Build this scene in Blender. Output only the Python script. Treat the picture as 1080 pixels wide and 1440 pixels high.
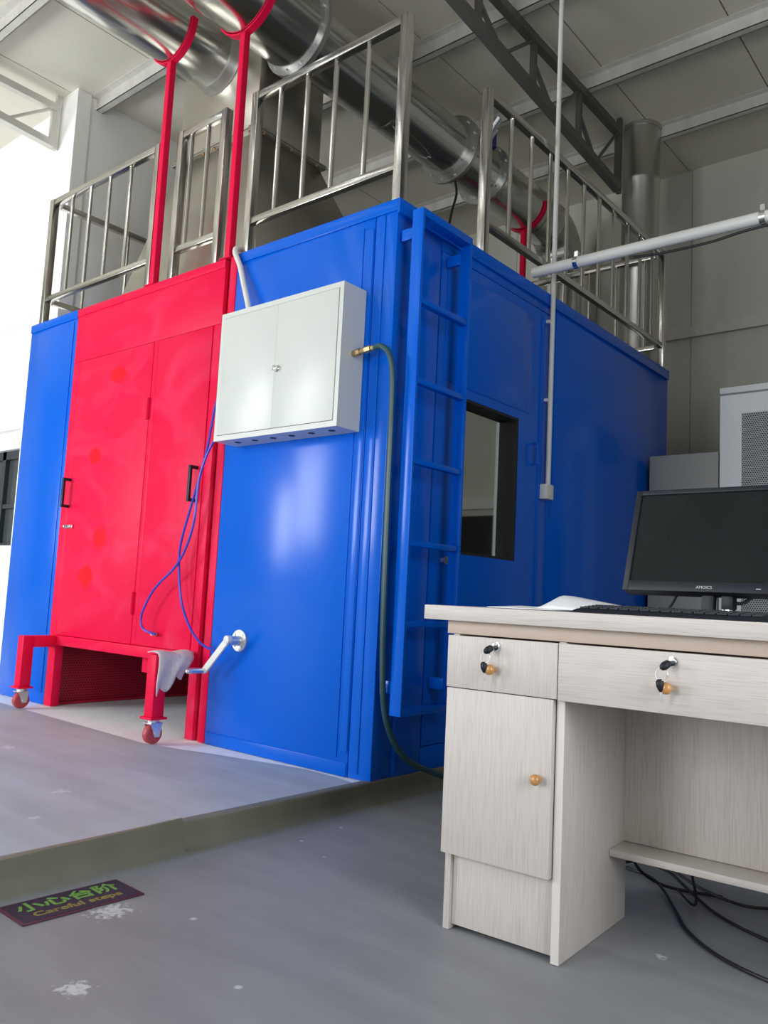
import bpy, bmesh, math, random
from mathutils import Vector, Matrix
for o in list(bpy.data.objects): bpy.data.objects.remove(o)
random.seed(4)
S = bpy.context.scene
COL = S.collection
R = math.radians

# ------------------------------------------------------------------ camera
cam_d = bpy.data.cameras.new('camera'); cam = bpy.data.objects.new('camera', cam_d); COL.objects.link(cam)
YAW, PIT, ROL = R(129.9956), R(5.9707), R(2.8436)
f = Vector((math.cos(PIT)*math.cos(YAW), math.cos(PIT)*math.sin(YAW), math.sin(PIT)))
r = Vector((math.sin(YAW), -math.cos(YAW), 0)); u = r.cross(f)
r2 = r*math.cos(ROL) + u*math.sin(ROL); u2 = -r*math.sin(ROL) + u*math.cos(ROL)
cam.matrix_world = Matrix(((r2.x, u2.x, -f.x, 1.9806), (r2.y, u2.y, -f.y, -2.3572), (r2.z, u2.z, -f.z, 0.745), (0, 0, 0, 1)))
cam_d.sensor_fit = 'AUTO'; cam_d.sensor_width = 36; cam_d.lens = 1157.25/1440*36
cam_d.clip_start = 0.02
S.camera = cam
# ------------------------------------------------------------------ world, lights, exposure
S.view_settings.view_transform = 'Standard'; S.view_settings.look = 'None'
S.view_settings.gamma = 1; S.view_settings.use_curve_mapping = False
S.view_settings.exposure = 0.0
W = bpy.data.worlds.new('world'); S.world = W; W.use_nodes = True
W.node_tree.nodes['Background'].inputs[0].default_value = (0.75, 0.85, 1.0, 1)
W.node_tree.nodes['Background'].inputs[1].default_value = 1.0
S.cycles.use_denoising = True
S.cycles.max_bounces = 10; S.cycles.diffuse_bounces = 6
S.cycles.sample_clamp_indirect = 6

FRONT_Y = -4.8
WINDOWS_AND_FILL = [(-6.0, -5.15, .62, .7, 2.05), (-4.8, -3.2, 1.0, .95, 2.75), (-.9, .4, .50, .6, 2.6)]   # x0, x1, strength, sill, head; last is fill added for the alcove wall
SIDE_FILL = (-2.4, -.9, .32, .6, 2.6)      # y0, y1: made-up right wall opening, its lamp added to brighten the desk side
WIN_POWER = 158.0
def opening_light(a, c, k, z0, z1):
    l = bpy.data.lights.new('daylight_and_fill', 'AREA'); l.shape = 'RECTANGLE'
    l.size = c-a; l.size_y = z1-z0; l.energy = WIN_POWER*k; l.color = (0.95, 0.98, 1.0)
    o = bpy.data.objects.new('daylight_and_fill', l); COL.objects.link(o)
    o.location = ((a+c)/2, FRONT_Y-0.08, (z0+z1)/2); o.rotation_euler = (R(90), 0, 0)   # faces +y, into the hall
    return o
for w in WINDOWS_AND_FILL: opening_light(*w)
sl = opening_light(*SIDE_FILL)
sl.location = (3.2+.08, (SIDE_FILL[0]+SIDE_FILL[1])/2, 1.6); sl.rotation_euler = (R(90), 0, R(90))   # faces -x

# ------------------------------------------------------------------ materials
def nt(name):
    m = bpy.data.materials.new(name); m.use_nodes = True
    return m, m.node_tree, m.node_tree.nodes['Principled BSDF']
def node(t, typ, **kw):
    n = t.nodes.new(typ)
    for k, v in kw.items(): setattr(n, k, v)
    return n
def lin(c): return tuple(((v/255)/12.92 if v/255 <= .04045 else ((v/255+.055)/1.055)**2.4) for v in c)
def mat(name, col, rough=.5, metal=0.0, var=.08, vscale=6, bump=0.0, bscale=60, stretch=(1, 1, 1), rvar=0.1, coat=0.0, spec=None):
    m, t, b = nt(name)
    tc = node(t, 'ShaderNodeTexCoord'); mp = node(t, 'ShaderNodeMapping')
    mp.inputs['Scale'].default_value = stretch
    t.links.new(tc.outputs['Object'], mp.inputs[0])
    n = node(t, 'ShaderNodeTexNoise'); n.inputs['Scale'].default_value = vscale; n.inputs['Detail'].default_value = 5
    t.links.new(mp.outputs[0], n.inputs['Vector'])
    mx = node(t, 'ShaderNodeMix', data_type='RGBA')
    mx.inputs['A'].default_value = tuple(max(0, c*(1-var)) for c in col)+(1,)
    mx.inputs['B'].default_value = tuple(min(1, c*(1+var)) for c in col)+(1,)
    t.links.new(n.outputs['Fac'], mx.inputs['Factor'])
    t.links.new(mx.outputs['Result'], b.inputs['Base Color'])
    rr = node(t, 'ShaderNodeMapRange'); rr.inputs['To Min'].default_value = max(0.02, rough-rvar); rr.inputs['To Max'].default_value = min(1, rough+rvar)
    t.links.new(n.outputs['Fac'], rr.inputs['Value']); t.links.new(rr.outputs[0], b.inputs['Roughness'])
    b.inputs['Metallic'].default_value = metal
    b.inputs['Coat Weight'].default_value = coat
    if spec is not None: b.inputs['Specular IOR Level'].default_value = spec
    if bump:
        n2 = node(t, 'ShaderNodeTexNoise'); n2.inputs['Scale'].default_value = bscale; n2.inputs['Detail'].default_value = 3
        t.links.new(mp.outputs[0], n2.inputs['Vector'])
        bp = node(t, 'ShaderNodeBump'); bp.inputs['Strength'].default_value = bump; bp.inputs['Distance'].default_value = .01
        t.links.new(n2.outputs['Fac'], bp.inputs['Height']); t.links.new(bp.outputs[0], b.inputs['Normal'])
    return m
M = {}
M['blue'] = mat('blue_paint', (.0, .112, .64), .2, var=.06, vscale=3, rvar=.04, spec=.22, bump=.02, bscale=9)
M['dark_blue'] = mat('navy_recess', (.003, .03, .2), .4)
M['red_plain'] = mat('red_paint', (.76, .007, .058), .4, var=.06, spec=.1)
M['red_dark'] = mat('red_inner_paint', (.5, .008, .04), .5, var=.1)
M['white_metal'] = mat('white_powder_coat', (.60, .625, .585), .35, var=.02)
M['white_plastic'] = mat('white_plastic', (.72, .72, .68), .4, var=.03)
M['cream'] = mat('cream_cable', (.75, .73, .66), .45)
M['steel'] = mat('stainless_steel', (.62, .60, .56), .2, 1.0, var=.1, vscale=5, rvar=.08)
M['galv'] = mat('galvanised_duct', (.66, .66, .63), .2, 1.0, var=.18, vscale=2.2, stretch=(1, .35, 1), rvar=.07, bump=.12, bscale=4)
M['galv_dull'] = mat('dull_galvanised', (.55, .54, .5), .38, 1.0, var=.15, vscale=3)
M['hood'] = mat('hood_sheet_steel', (.58, .55, .48), .34, 1.0, var=.1, vscale=3)
M['flange'] = mat('flange_metal', (.6, .6, .57), .35, .9, var=.12, vscale=12)
M['truss'] = mat('grey_truss_paint', (.13, .125, .115), .55, .2, var=.15)
M['purlin'] = mat('purlin_zinc', (.66, .64, .59), .45, .35, var=.2, vscale=5, stretch=(3, 1, 1))
M['ceiling'] = mat('ceiling_panel_paint', (.72, .68, .575), .5, var=.05, vscale=2)
M['wall_white'] = mat('white_wall', (.90, .89, .85), .7, var=.02)
M['wall_panel'] = mat('grey_green_panel', (.63, .63, .55), .45, var=.06, vscale=2, stretch=(4, 1, .2))
M['concrete'] = mat('pale_concrete', (.83, .88, .92), .75, var=.08, vscale=7, bump=.15, bscale=40)
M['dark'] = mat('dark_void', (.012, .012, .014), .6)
M['black_plastic'] = mat('black_plastic', (.009, .0115, .019), .5, var=.1, spec=.4)
M['screen'] = mat('screen_glass', (.006, .009, .010), .28, var=.05, spec=.3)
M['key_cap'] = mat('black_key_cap', (.02, .023, .03), .5)
M['chrome'] = mat('chrome', (.75, .75, .74), .15, 1.0, var=.05)
M['zinc'] = mat('zinc_bright', (.72, .74, .76), .3, .85, var=.08, vscale=20)
M['brass'] = mat('brass', (.55, .4, .22), .35, 1.0)
M['knob'] = mat('varnished_wood', (.55, .27, .085), .28, var=.2, vscale=40, coat=.5)
M['rubber_cable'] = mat('black_rubber', (.012, .012, .013), .5)
M['green_hose'] = mat('dark_green_hose', (.018, .07, .085), .35)
M['blue_hose'] = mat('blue_air_hose', (.03, .05, .5), .3)
M['paper'] = mat('paper', (.93, .94, .96), .7, var=.02)
M['cloth'] = mat('pale_cloth', (.62, .56, .57), .9, var=.18, vscale=22, bump=.4, bscale=70)
M['wheel'] = mat('red_wheel', (.45, .06, .07), .45, var=.15, vscale=20)
M['cabinet'] = mat('grey_cabinet', (.34, .34, .31), .5, var=.03)
M['wall_dim'] = mat('dark_grey_panel', (.15, .155, .15), .6, var=.05)
M['rack'] = mat('light_grey_rack', (.80, .83, .79), .4, var=.02)
M['purple'] = mat('violet_band', (.06, .04, .22), .5)
M['frame_dark'] = mat('dark_window_frame', (.03, .035, .04), .5)

def red_paint():
    m, t, b = nt('scuffed_red_paint')
    tc = node(t, 'ShaderNodeTexCoord')
    n = node(t, 'ShaderNodeTexNoise'); n.inputs['Scale'].default_value = 2.2; n.inputs['Detail'].default_value = 6; n.inputs['Distortion'].default_value = 1.6
    mp = node(t, 'ShaderNodeMapping'); mp.inputs['Scale'].default_value = (1.0, 1, 1.8); mp.inputs['Rotation'].default_value = (0, R(25), 0)
    t.links.new(tc.outputs['Object'], mp.inputs[0]); t.links.new(mp.outputs[0], n.inputs['Vector'])
    ramp = node(t, 'ShaderNodeValToRGB')
    ramp.color_ramp.elements[0].position = .48; ramp.color_ramp.elements[0].color = (.77, .006, .058, 1)
    ramp.color_ramp.elements[1].position = .78; ramp.color_ramp.elements[1].color = (.78, .036, .11, 1)
    t.links.new(n.outputs['Fac'], ramp.inputs[0])
    last = ramp.outputs[0]
    # touched-up spots of fresher, warmer red: world x, z (the object origin is at the world origin)
    geo = node(t, 'ShaderNodeNewGeometry')
    n2 = node(t, 'ShaderNodeTexNoise'); n2.inputs['Scale'].default_value = 9; t.links.new(geo.outputs['Position'], n2.inputs['Vector'])
    for (x, z, rx, rz) in ((-1.875, 1.86, .085, .045), (-2.04, 1.43, .06, .05), (-1.93, .985, .065, .06), (-2.03, .78, .085, .06)):
        v = node(t, 'ShaderNodeVectorMath', operation='SUBTRACT'); v.inputs[1].default_value = (x, 0, z)
        t.links.new(geo.outputs['Position'], v.inputs[0])
        s = node(t, 'ShaderNodeVectorMath', operation='MULTIPLY'); s.inputs[1].default_value = (1/rx, 0, 1/rz)
        t.links.new(v.outputs[0], s.inputs[0])
        ln = node(t, 'ShaderNodeVectorMath', operation='LENGTH'); t.links.new(s.outputs[0], ln.inputs[0])
        ad = node(t, 'ShaderNodeMath', operation='ADD'); t.links.new(ln.outputs['Value'], ad.inputs[0])
        t.links.new(n2.outputs['Fac'], ad.inputs[1])
        mr = node(t, 'ShaderNodeMapRange'); mr.inputs['From Min'].default_value = 1.6; mr.inputs['From Max'].default_value = 1.25
        t.links.new(ad.outputs[0], mr.inputs['Value'])
        mx = node(t, 'ShaderNodeMix', data_type='RGBA'); mx.inputs['B'].default_value = (.82, .006, .02, 1)
        t.links.new(mr.outputs[0], mx.inputs['Factor']); t.links.new(last, mx.inputs['A']); last = mx.outputs['Result']
    t.links.new(last, b.inputs['Base Color'])
    b.inputs['Specular IOR Level'].default_value = .1
    rr = node(t, 'ShaderNodeMapRange'); rr.inputs['To Min'].default_value = .3; rr.inputs['To Max'].default_value = .55
    t.links.new(n.outputs['Fac'], rr.inputs['Value']); t.links.new(rr.outputs[0], b.inputs['Roughness'])
    return m
M['red'] = red_paint()

def perforated(name, col, hole, pitch, rad, axes):
    m, t, b = nt(name)
    tc = node(t, 'ShaderNodeTexCoord'); sp = node(t, 'ShaderNodeSeparateXYZ'); t.links.new(tc.outputs['Object'], sp.inputs[0])
    s3 = math.sqrt(3)
    ds = []
    for off in (0.0, .5):
        cb = node(t, 'ShaderNodeCombineXYZ')
        for k, (ax, sc) in enumerate(((axes[0], 1/pitch), (axes[1], 1/(pitch*s3)))):
            ma = node(t, 'ShaderNodeMath', operation='MULTIPLY_ADD'); ma.inputs[1].default_value = sc; ma.inputs[2].default_value = off+100
            t.links.new(sp.outputs[ax], ma.inputs[0])
            fr = node(t, 'ShaderNodeMath', operation='FRACT'); t.links.new(ma.outputs[0], fr.inputs[0])
            sb = node(t, 'ShaderNodeMath', operation='SUBTRACT'); sb.inputs[1].default_value = .5; t.links.new(fr.outputs[0], sb.inputs[0])
            ml = node(t, 'ShaderNodeMath', operation='MULTIPLY'); ml.inputs[1].default_value = (1, s3)[k]; t.links.new(sb.outputs[0], ml.inputs[0])
            t.links.new(ml.outputs[0], cb.inputs[k])
        ln = node(t, 'ShaderNodeVectorMath', operation='LENGTH'); t.links.new(cb.outputs[0], ln.inputs[0]); ds.append(ln)
    mn = node(t, 'ShaderNodeMath', operation='MINIMUM'); t.links.new(ds[0].outputs['Value'], mn.inputs[0]); t.links.new(ds[1].outputs['Value'], mn.inputs[1])
    mr = node(t, 'ShaderNodeMapRange'); mr.inputs['From Min'].default_value = rad-.04; mr.inputs['From Max'].default_value = rad+.04
    t.links.new(mn.outputs[0], mr.inputs['Value'])
    mx = node(t, 'ShaderNodeMix', data_type='RGBA'); mx.inputs['A'].default_value = hole+(1,); mx.inputs['B'].default_value = col+(1,)
    t.links.new(mr.outputs[0], mx.inputs['Factor']); t.links.new(mx.outputs['Result'], b.inputs['Base Color'])
    b.inputs['Roughness'].default_value = .5
    return m
M['perf_grey'] = perforated('perforated_grey_steel', (.5, .52, .5), (.012, .014, .016), .0125, .36, ('X', 'Z'))
M['perf_red'] = perforated('perforated_red_steel', (.5, .009, .038), (.12, .004, .012), .016, .30, ('Y', 'Z'))

def wood(name, vertical):
    m, t, b = nt(name)
    tc = node(t, 'ShaderNodeTexCoord'); mp = node(t, 'ShaderNodeMapping')
    mp.inputs['Scale'].default_value = (620, 620, 12) if vertical else (12, 620, 620)
    t.links.new(tc.outputs['Object'], mp.inputs[0])
    n = node(t, 'ShaderNodeTexNoise'); n.inputs['Scale'].default_value = 1.0; n.inputs['Detail'].default_value = 3
    t.links.new(mp.outputs[0], n.inputs['Vector'])
    ramp = node(t, 'ShaderNodeValToRGB')
    ramp.color_ramp.elements[0].position = .30; ramp.color_ramp.elements[0].color = (.51, .45, .405, 1)
    ramp.color_ramp.elements[1].position = .56; ramp.color_ramp.elements[1].color = (.61, .565, .525, 1)
    t.links.new(n.outputs['Fac'], ramp.inputs[0]); t.links.new(ramp.outputs[0], b.inputs['Base Color'])
    b.inputs['Roughness'].default_value = .45
    return m
M['wood_v'] = wood('pale_woodgrain_upright', True)
M['wood_h'] = wood('pale_woodgrain_level', False)
M['tan_edge'] = mat('tan_rail_wood', (.56, .45, .37), .5, var=.05)
M['wood_edge'] = mat('pale_edge_band', (.74, .70, .66), .45, var=.02)

def floor_mat(name, col, stains):
    m, t, b = nt(name)
    geo = node(t, 'ShaderNodeNewGeometry')
    n = node(t, 'ShaderNodeTexNoise'); n.inputs['Scale'].default_value = 1.6; n.inputs['Detail'].default_value = 8; n.inputs['Roughness'].default_value = .65
    t.links.new(geo.outputs['Position'], n.inputs['Vector'])
    mx = node(t, 'ShaderNodeMix', data_type='RGBA')
    mx.inputs['A'].default_value = tuple(c*.78 for c in col)+(1,); mx.inputs['B'].default_value = tuple(c*1.2 for c in col)+(1,)
    t.links.new(n.outputs['Fac'], mx.inputs['Factor'])
    last = mx.outputs['Result']
    mp = node(t, 'ShaderNodeMapping'); mp.inputs['Rotation'].default_value = (0, 0, R(28)); mp.inputs['Scale'].default_value = (.7, 5.5, 1)
    t.links.new(geo.outputs['Position'], mp.inputs[0])
    n4 = node(t, 'ShaderNodeTexNoise'); n4.inputs['Scale'].default_value = 1.8; n4.inputs['Detail'].default_value = 6; n4.inputs['Distortion'].default_value = .5
    t.links.new(mp.outputs[0], n4.inputs['Vector'])
    m4 = node(t, 'ShaderNodeMapRange'); m4.inputs['From Min'].default_value = .3; m4.inputs['From Max'].default_value = .7; m4.inputs['To Min'].default_value = .9; m4.inputs['To Max'].default_value = 1.12
    t.links.new(n4.outputs['Fac'], m4.inputs['Value'])
    mm = node(t, 'ShaderNodeVectorMath', operation='SCALE'); t.links.new(last, mm.inputs[0]); t.links.new(m4.outputs[0], mm.inputs['Scale']); last = mm.outputs[0]
    n2 = node(t, 'ShaderNodeTexNoise'); n2.inputs['Scale'].default_value = 75; n2.inputs['Detail'].default_value = 6; t.links.new(geo.outputs['Position'], n2.inputs['Vector'])
    for (x, y, rad) in stains:      # dried plaster splashes
        v = node(t, 'ShaderNodeVectorMath', operation='DISTANCE'); v.inputs[1].default_value = (x, y, 0)
        fl = node(t, 'ShaderNodeVectorMath', operation='MULTIPLY'); fl.inputs[1].default_value = (1, 1, 0)
        t.links.new(geo.outputs['Position'], fl.inputs[0]); t.links.new(fl.outputs[0], v.inputs[0])
        dv = node(t, 'ShaderNodeMath', operation='DIVIDE'); dv.inputs[1].default_value = rad; t.links.new(v.outputs['Value'], dv.inputs[0])
        sc = node(t, 'ShaderNodeMath', operation='MULTIPLY_ADD'); sc.inputs[1].default_value = 3.2; sc.inputs[2].default_value = -1.6
        t.links.new(n2.outputs['Fac'], sc.inputs[0])
        ad = node(t, 'ShaderNodeMath', operation='ADD'); t.links.new(dv.outputs[0], ad.inputs[0])
        if rad > .015: t.links.new(sc.outputs[0], ad.inputs[1])
        else: ad.inputs[1].default_value = -.2
        mr = node(t, 'ShaderNodeMapRange'); mr.inputs['From Min'].default_value = .75; mr.inputs['From Max'].default_value = .3; mr.inputs['To Max'].default_value = .8
        t.links.new(ad.outputs[0], mr.inputs['Value'])
        m2 = node(t, 'ShaderNodeMix', data_type='RGBA'); m2.inputs['B'].default_value = (.62, .64, .66, 1)
        t.links.new(mr.outputs[0], m2.inputs['Factor']); t.links.new(last, m2.inputs['A']); last = m2.outputs['Result']
    t.links.new(last, b.inputs['Base Color'])
    b.inputs['Roughness'].default_value = .55
    n3 = node(t, 'ShaderNodeTexNoise'); n3.inputs['Scale'].default_value = 5; n3.inputs['Detail'].default_value = 4; t.links.new(geo.outputs['Position'], n3.inputs['Vector'])
    bp = node(t, 'ShaderNodeBump'); bp.inputs['Strength'].default_value = .25; bp.inputs['Distance'].default_value = .02
    t.links.new(n3.outputs['Fac'], bp.inputs['Height']); t.links.new(bp.outputs[0], b.inputs['Normal'])
    return m
M['floor'] = floor_mat('grey_floor_sheet', (.245, .255, .27), [(.262, -1.215, .062), (.543, -1.465, .040), (.747, -1.246, .010), (.16, -.5, .009), (.14, -.30, .009), (.426, -1.106, .010), (.312, -.56, .006), (1.27, -.5, .018), (1.03, -.38, .008)])
M['sheet'] = floor_mat('violet_grey_floor_sheet', (.41, .46, .51), [(-.534, -.906, .045), (-.30, -1.115, .024), (-1.327, -.697, .045)])
def glass(name):
    m, t, b = nt(name)
    out = t.nodes['Material Output']
    g1 = node(t, 'ShaderNodeBsdfGlossy'); g1.inputs['Roughness'].default_value = .03; g1.inputs['Color'].default_value = (.8, .83, .76, 1)
    tr = node(t, 'ShaderNodeBsdfTransparent'); tr.inputs['Color'].default_value = (.16, .17, .16, 1)
    n = node(t, 'ShaderNodeTexNoise'); n.inputs['Scale'].default_value = 3
    mr = node(t, 'ShaderNodeMapRange'); mr.inputs['To Min'].default_value = .62; mr.inputs['To Max'].default_value = .72
    t.links.new(n.outputs['Fac'], mr.inputs['Value'])
    mx = node(t, 'ShaderNodeMixShader'); t.links.new(mr.outputs[0], mx.inputs[0])
    t.links.new(tr.outputs[0], mx.inputs[1]); t.links.new(g1.outputs[0], mx.inputs[2]); t.links.new(mx.outputs[0], out.inputs[0])
    return m
M['flap'] = floor_mat('shaded_step_covering', (.17, .168, .125), [])  # floor covering with the upright riser's shade put into a darker olive colour
def fade_riser_shade(m):  # painted riser shade fades to the floor colour at the foot
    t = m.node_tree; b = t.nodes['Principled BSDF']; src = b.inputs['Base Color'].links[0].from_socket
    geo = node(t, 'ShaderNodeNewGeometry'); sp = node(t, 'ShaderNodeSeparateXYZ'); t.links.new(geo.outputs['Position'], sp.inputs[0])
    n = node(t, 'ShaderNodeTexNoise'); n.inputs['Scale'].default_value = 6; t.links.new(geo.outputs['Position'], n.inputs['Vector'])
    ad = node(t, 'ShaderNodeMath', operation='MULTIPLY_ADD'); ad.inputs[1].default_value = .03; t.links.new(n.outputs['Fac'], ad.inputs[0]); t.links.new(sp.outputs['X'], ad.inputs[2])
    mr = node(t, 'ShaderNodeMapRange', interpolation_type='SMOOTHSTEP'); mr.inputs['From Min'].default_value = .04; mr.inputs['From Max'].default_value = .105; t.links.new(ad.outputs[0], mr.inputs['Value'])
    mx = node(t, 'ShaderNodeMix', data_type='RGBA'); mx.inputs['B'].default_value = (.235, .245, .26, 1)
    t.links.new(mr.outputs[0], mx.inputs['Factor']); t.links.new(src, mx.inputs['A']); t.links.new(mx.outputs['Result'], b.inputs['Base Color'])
fade_riser_shade(M['flap'])
M['mirror_glass'] = glass('reflective_film_glass')
M['window_glass'] = mat('dark_window_glass', (.05, .06, .065), .12, var=.1)
M['mat_dark'] = mat('dark_purple_mat', (.035, .02, .045), .7, var=.3, vscale=15)
M['mat_edge'] = mat('mat_border', (.09, .025, .045), .7, var=.2, vscale=15)
M['mat_green'] = mat('mat_green_print', (.16, .36, .06), .7, var=.2, vscale=20)
M['mat_orange'] = mat('mat_olive_print', (.24, .19, .05), .7, var=.3, vscale=20)
M['logo'] = mat('pale_print', (.5, .52, .55), .5)

# ------------------------------------------------------------------ mesh helpers
class B:
    def __init__(s): s.v = []; s.f = []
    def add(s, vs, fs):
        k = len(s.v); s.v += [tuple(p) for p in vs]; s.f += [tuple(i+k for i in q) for q in fs]; return s
    def box(s, x0, y0, z0, x1, y1, z1):
        x0, x1 = sorted((x0, x1)); y0, y1 = sorted((y0, y1)); z0, z1 = sorted((z0, z1))
        return s.add([(x0,y0,z0),(x1,y0,z0),(x1,y1,z0),(x0,y1,z0),(x0,y0,z1),(x1,y0,z1),(x1,y1,z1),(x0,y1,z1)],
                     [(0,3,2,1),(4,5,6,7),(0,1,5,4),(1,2,6,5),(2,3,7,6),(3,0,4,7)])
    def hexa(s, lo, hi):     # two quads of four points, counter-clockwise from above
        return s.add(list(lo)+list(hi), [(0,3,2,1),(4,5,6,7),(0,1,5,4),(1,2,6,5),(2,3,7,6),(3,0,4,7)])
    def bar(s, p0, p1, w, h, up=(0, 0, 1)):
        p0, p1 = Vector(p0), Vector(p1); d = (p1-p0).normalized(); a = d.cross(Vector(up))
        if a.length < 1e-4: a = d.cross(Vector((1, 0, 0)))
        a.normalize(); b = a.cross(d)
        q = [a*(i*w/2)+b*(j*h/2) for i, j in ((-1,-1),(1,-1),(1,1),(-1,1))]
        return s.add([p0+x for x in q]+[p1+x for x in q], [(3,2,1,0),(4,5,6,7),(0,1,5,4),(1,2,6,5),(2,3,7,6),(3,0,4,7)])
    def cyl(s, p0, p1, r0, r1=None, n=16, caps=True):
        p0, p1 = Vector(p0), Vector(p1); r1 = r0 if r1 is None else r1
        d = (p1-p0).normalized(); a = d.orthogonal().normalized(); b = d.cross(a)
        vs = [p0+(a*math.cos(t)+b*math.sin(t))*r0 for t in (2*math.pi*i/n for i in range(n))]
        vs += [p1+(a*math.cos(t)+b*math.sin(t))*r1 for t in (2*math.pi*i/n for i in range(n))]
        fs = [(i, (i+1) % n, n+(i+1) % n, n+i) for i in range(n)]
        if caps: fs += [tuple(range(n))[::-1], tuple(range(n, 2*n))]
        return s.add(vs, fs)
    def lathe(s, c, axis, prof, n=20):   # prof: (distance along axis, radius)
        c = Vector(c); d = Vector(axis).normalized(); a = d.orthogonal().normalized(); b = d.cross(a)
        vs = []; fs = []
        for h, rad in prof: vs += [c+d*h+(a*math.cos(2*math.pi*i/n)+b*math.sin(2*math.pi*i/n))*max(rad, 1e-5) for i in range(n)]
        for k in range(len(prof)-1): fs += [(k*n+i, k*n+(i+1) % n, (k+1)*n+(i+1) % n, (k+1)*n+i) for i in range(n)]
        fs += [tuple(range(n))[::-1], tuple(range((len(prof)-1)*n, len(prof)*n))]
        return s.add(vs, fs)
    def tube(s, pts, rad, n=10, smooth=True, caps=True):
        P = [Vector(p) for p in pts]
        if smooth and len(P) > 2:
            Q = []; E = [P[0]*2-P[1]]+P+[P[-1]*2-P[-2]]
            for i in range(1, len(E)-2):
                for k in range(8):
                    t = k/8; a, b, c, d = E[i-1:i+3]
                    Q.append(.5*((2*b)+(c-a)*t+(2*a-5*b+4*c-d)*t*t+(3*b-a-3*c+d)*t**3))
            P = Q+[P[-1]]
        d = (P[1]-P[0]).normalized(); a = d.orthogonal().normalized(); vs = []; fs = []
        for i, p in enumerate(P):
            d = ((P[min(i+1, len(P)-1)]-P[max(i-1, 0)])).normalized()
            a = (a-d*a.dot(d)).normalized(); b = d.cross(a)
            vs += [p+(a*math.cos(2*math.pi*k/n)+b*math.sin(2*math.pi*k/n))*rad for k in range(n)]
        for i in range(len(P)-1): fs += [(i*n+k, i*n+(k+1) % n, (i+1)*n+(k+1) % n, (i+1)*n+k) for k in range(n)]
        if caps: fs += [tuple(range(n))[::-1], tuple(range((len(P)-1)*n, len(P)*n))]
        return s.add(vs, fs)
    def arcbar(s, c, rad, a0, a1, w, th, n=18):   # flat bar bent round the y axis, width w along y
        vs = []; fs = []
        for i in range(n+1):
            a = a0+(a1-a0)*i/n
            for rr in (rad, rad+th):
                for yy in (-w/2, w/2): vs.append((c[0]+rr*math.cos(a), c[1]+yy, c[2]+rr*math.sin(a)))
        for i in range(n):
            k = 4*i
            for p, q in ((0,1),(1,3),(3,2),(2,0)): fs.append((k+p, k+q, k+4+q, k+4+p))
        fs += [(0,2,3,1), (4*n, 4*n+1, 4*n+3, 4*n+2)]
        return s.add(vs, fs)
    def prism(s, poly, axis, lo, hi):   # polygon in the two other axes, extruded along axis (0,1,2)
        def P(q, h):
            l = list(q); l.insert(axis, h); return tuple(l)
        n = len(poly)
        return s.add([P(q, lo) for q in poly]+[P(q, hi) for q in poly], [tuple(range(n))[::-1], tuple(range(n, 2*n))]+[(i, (i+1) % n, n+(i+1) % n, n+i) for i in range(n)])
    def build(s, name, m, parent=None, bevel=0, local=False, sharp=35, seg=2):
        me = bpy.data.meshes.new(name)
        off = Vector((0, 0, 0))
        if parent is not None and not local:
            q = parent
            while q is not None: off += q.location; q = q.parent
        me.from_pydata([Vector(p)-off for p in s.v], [], s.f)
        bm = bmesh.new(); bm.from_mesh(me)
        bmesh.ops.recalc_face_normals(bm, faces=bm.faces)
        if bevel:
            ed = [e for e in bm.edges if len(e.link_faces) == 2 and e.calc_face_angle(0) > R(50)]
            bmesh.ops.bevel(bm, geom=ed, offset=bevel, segments=seg, affect='EDGES', profile=.5)
        bm.to_mesh(me); bm.free()
        me.shade_smooth(); me.set_sharp_from_angle(angle=R(sharp))
        me.materials.append(m if not isinstance(m, str) else M[m])
        o = bpy.data.objects.new(name, me); COL.objects.link(o)
        if parent is not None: o.parent = parent
        return o
def thing(name, label, cat, loc=(0, 0, 0), group=None, rz=0):
    o = bpy.data.objects.new(name, None); COL.objects.link(o); o.location = loc; o.rotation_euler.z = rz
    o.empty_display_size = .05
    return tag(o, label, cat, group)
def tag(o, label, cat, group=None):
    o['label'] = label; o['category'] = cat
    if group: o['group'] = group
    return o
def struct(o): o['kind'] = 'structure'; return o
def bx(name, m, parent, *c, bevel=0, local=False): return B().box(*c).build(name, m, parent, bevel, local)
def text_mesh(name, body, size, m, parent, mtx, extrude=.0006, bold=0.0):
    c = bpy.data.curves.new(name, 'FONT'); c.body = body; c.size = size; c.extrude = extrude; c.align_x = 'CENTER'; c.align_y = 'CENTER'
    c.resolution_u = 3; c.offset = bold
    t = bpy.data.objects.new('text_tmp', c); COL.objects.link(t)
    bpy.context.view_layer.update()
    me = bpy.data.meshes.new_from_object(t.evaluated_get(bpy.context.evaluated_depsgraph_get()))
    bpy.data.objects.remove(t)
    me.transform(mtx); me.materials.clear(); me.materials.append(M[m])
    o = bpy.data.objects.new(name, me); COL.objects.link(o); o.parent = parent
    return o

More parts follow.
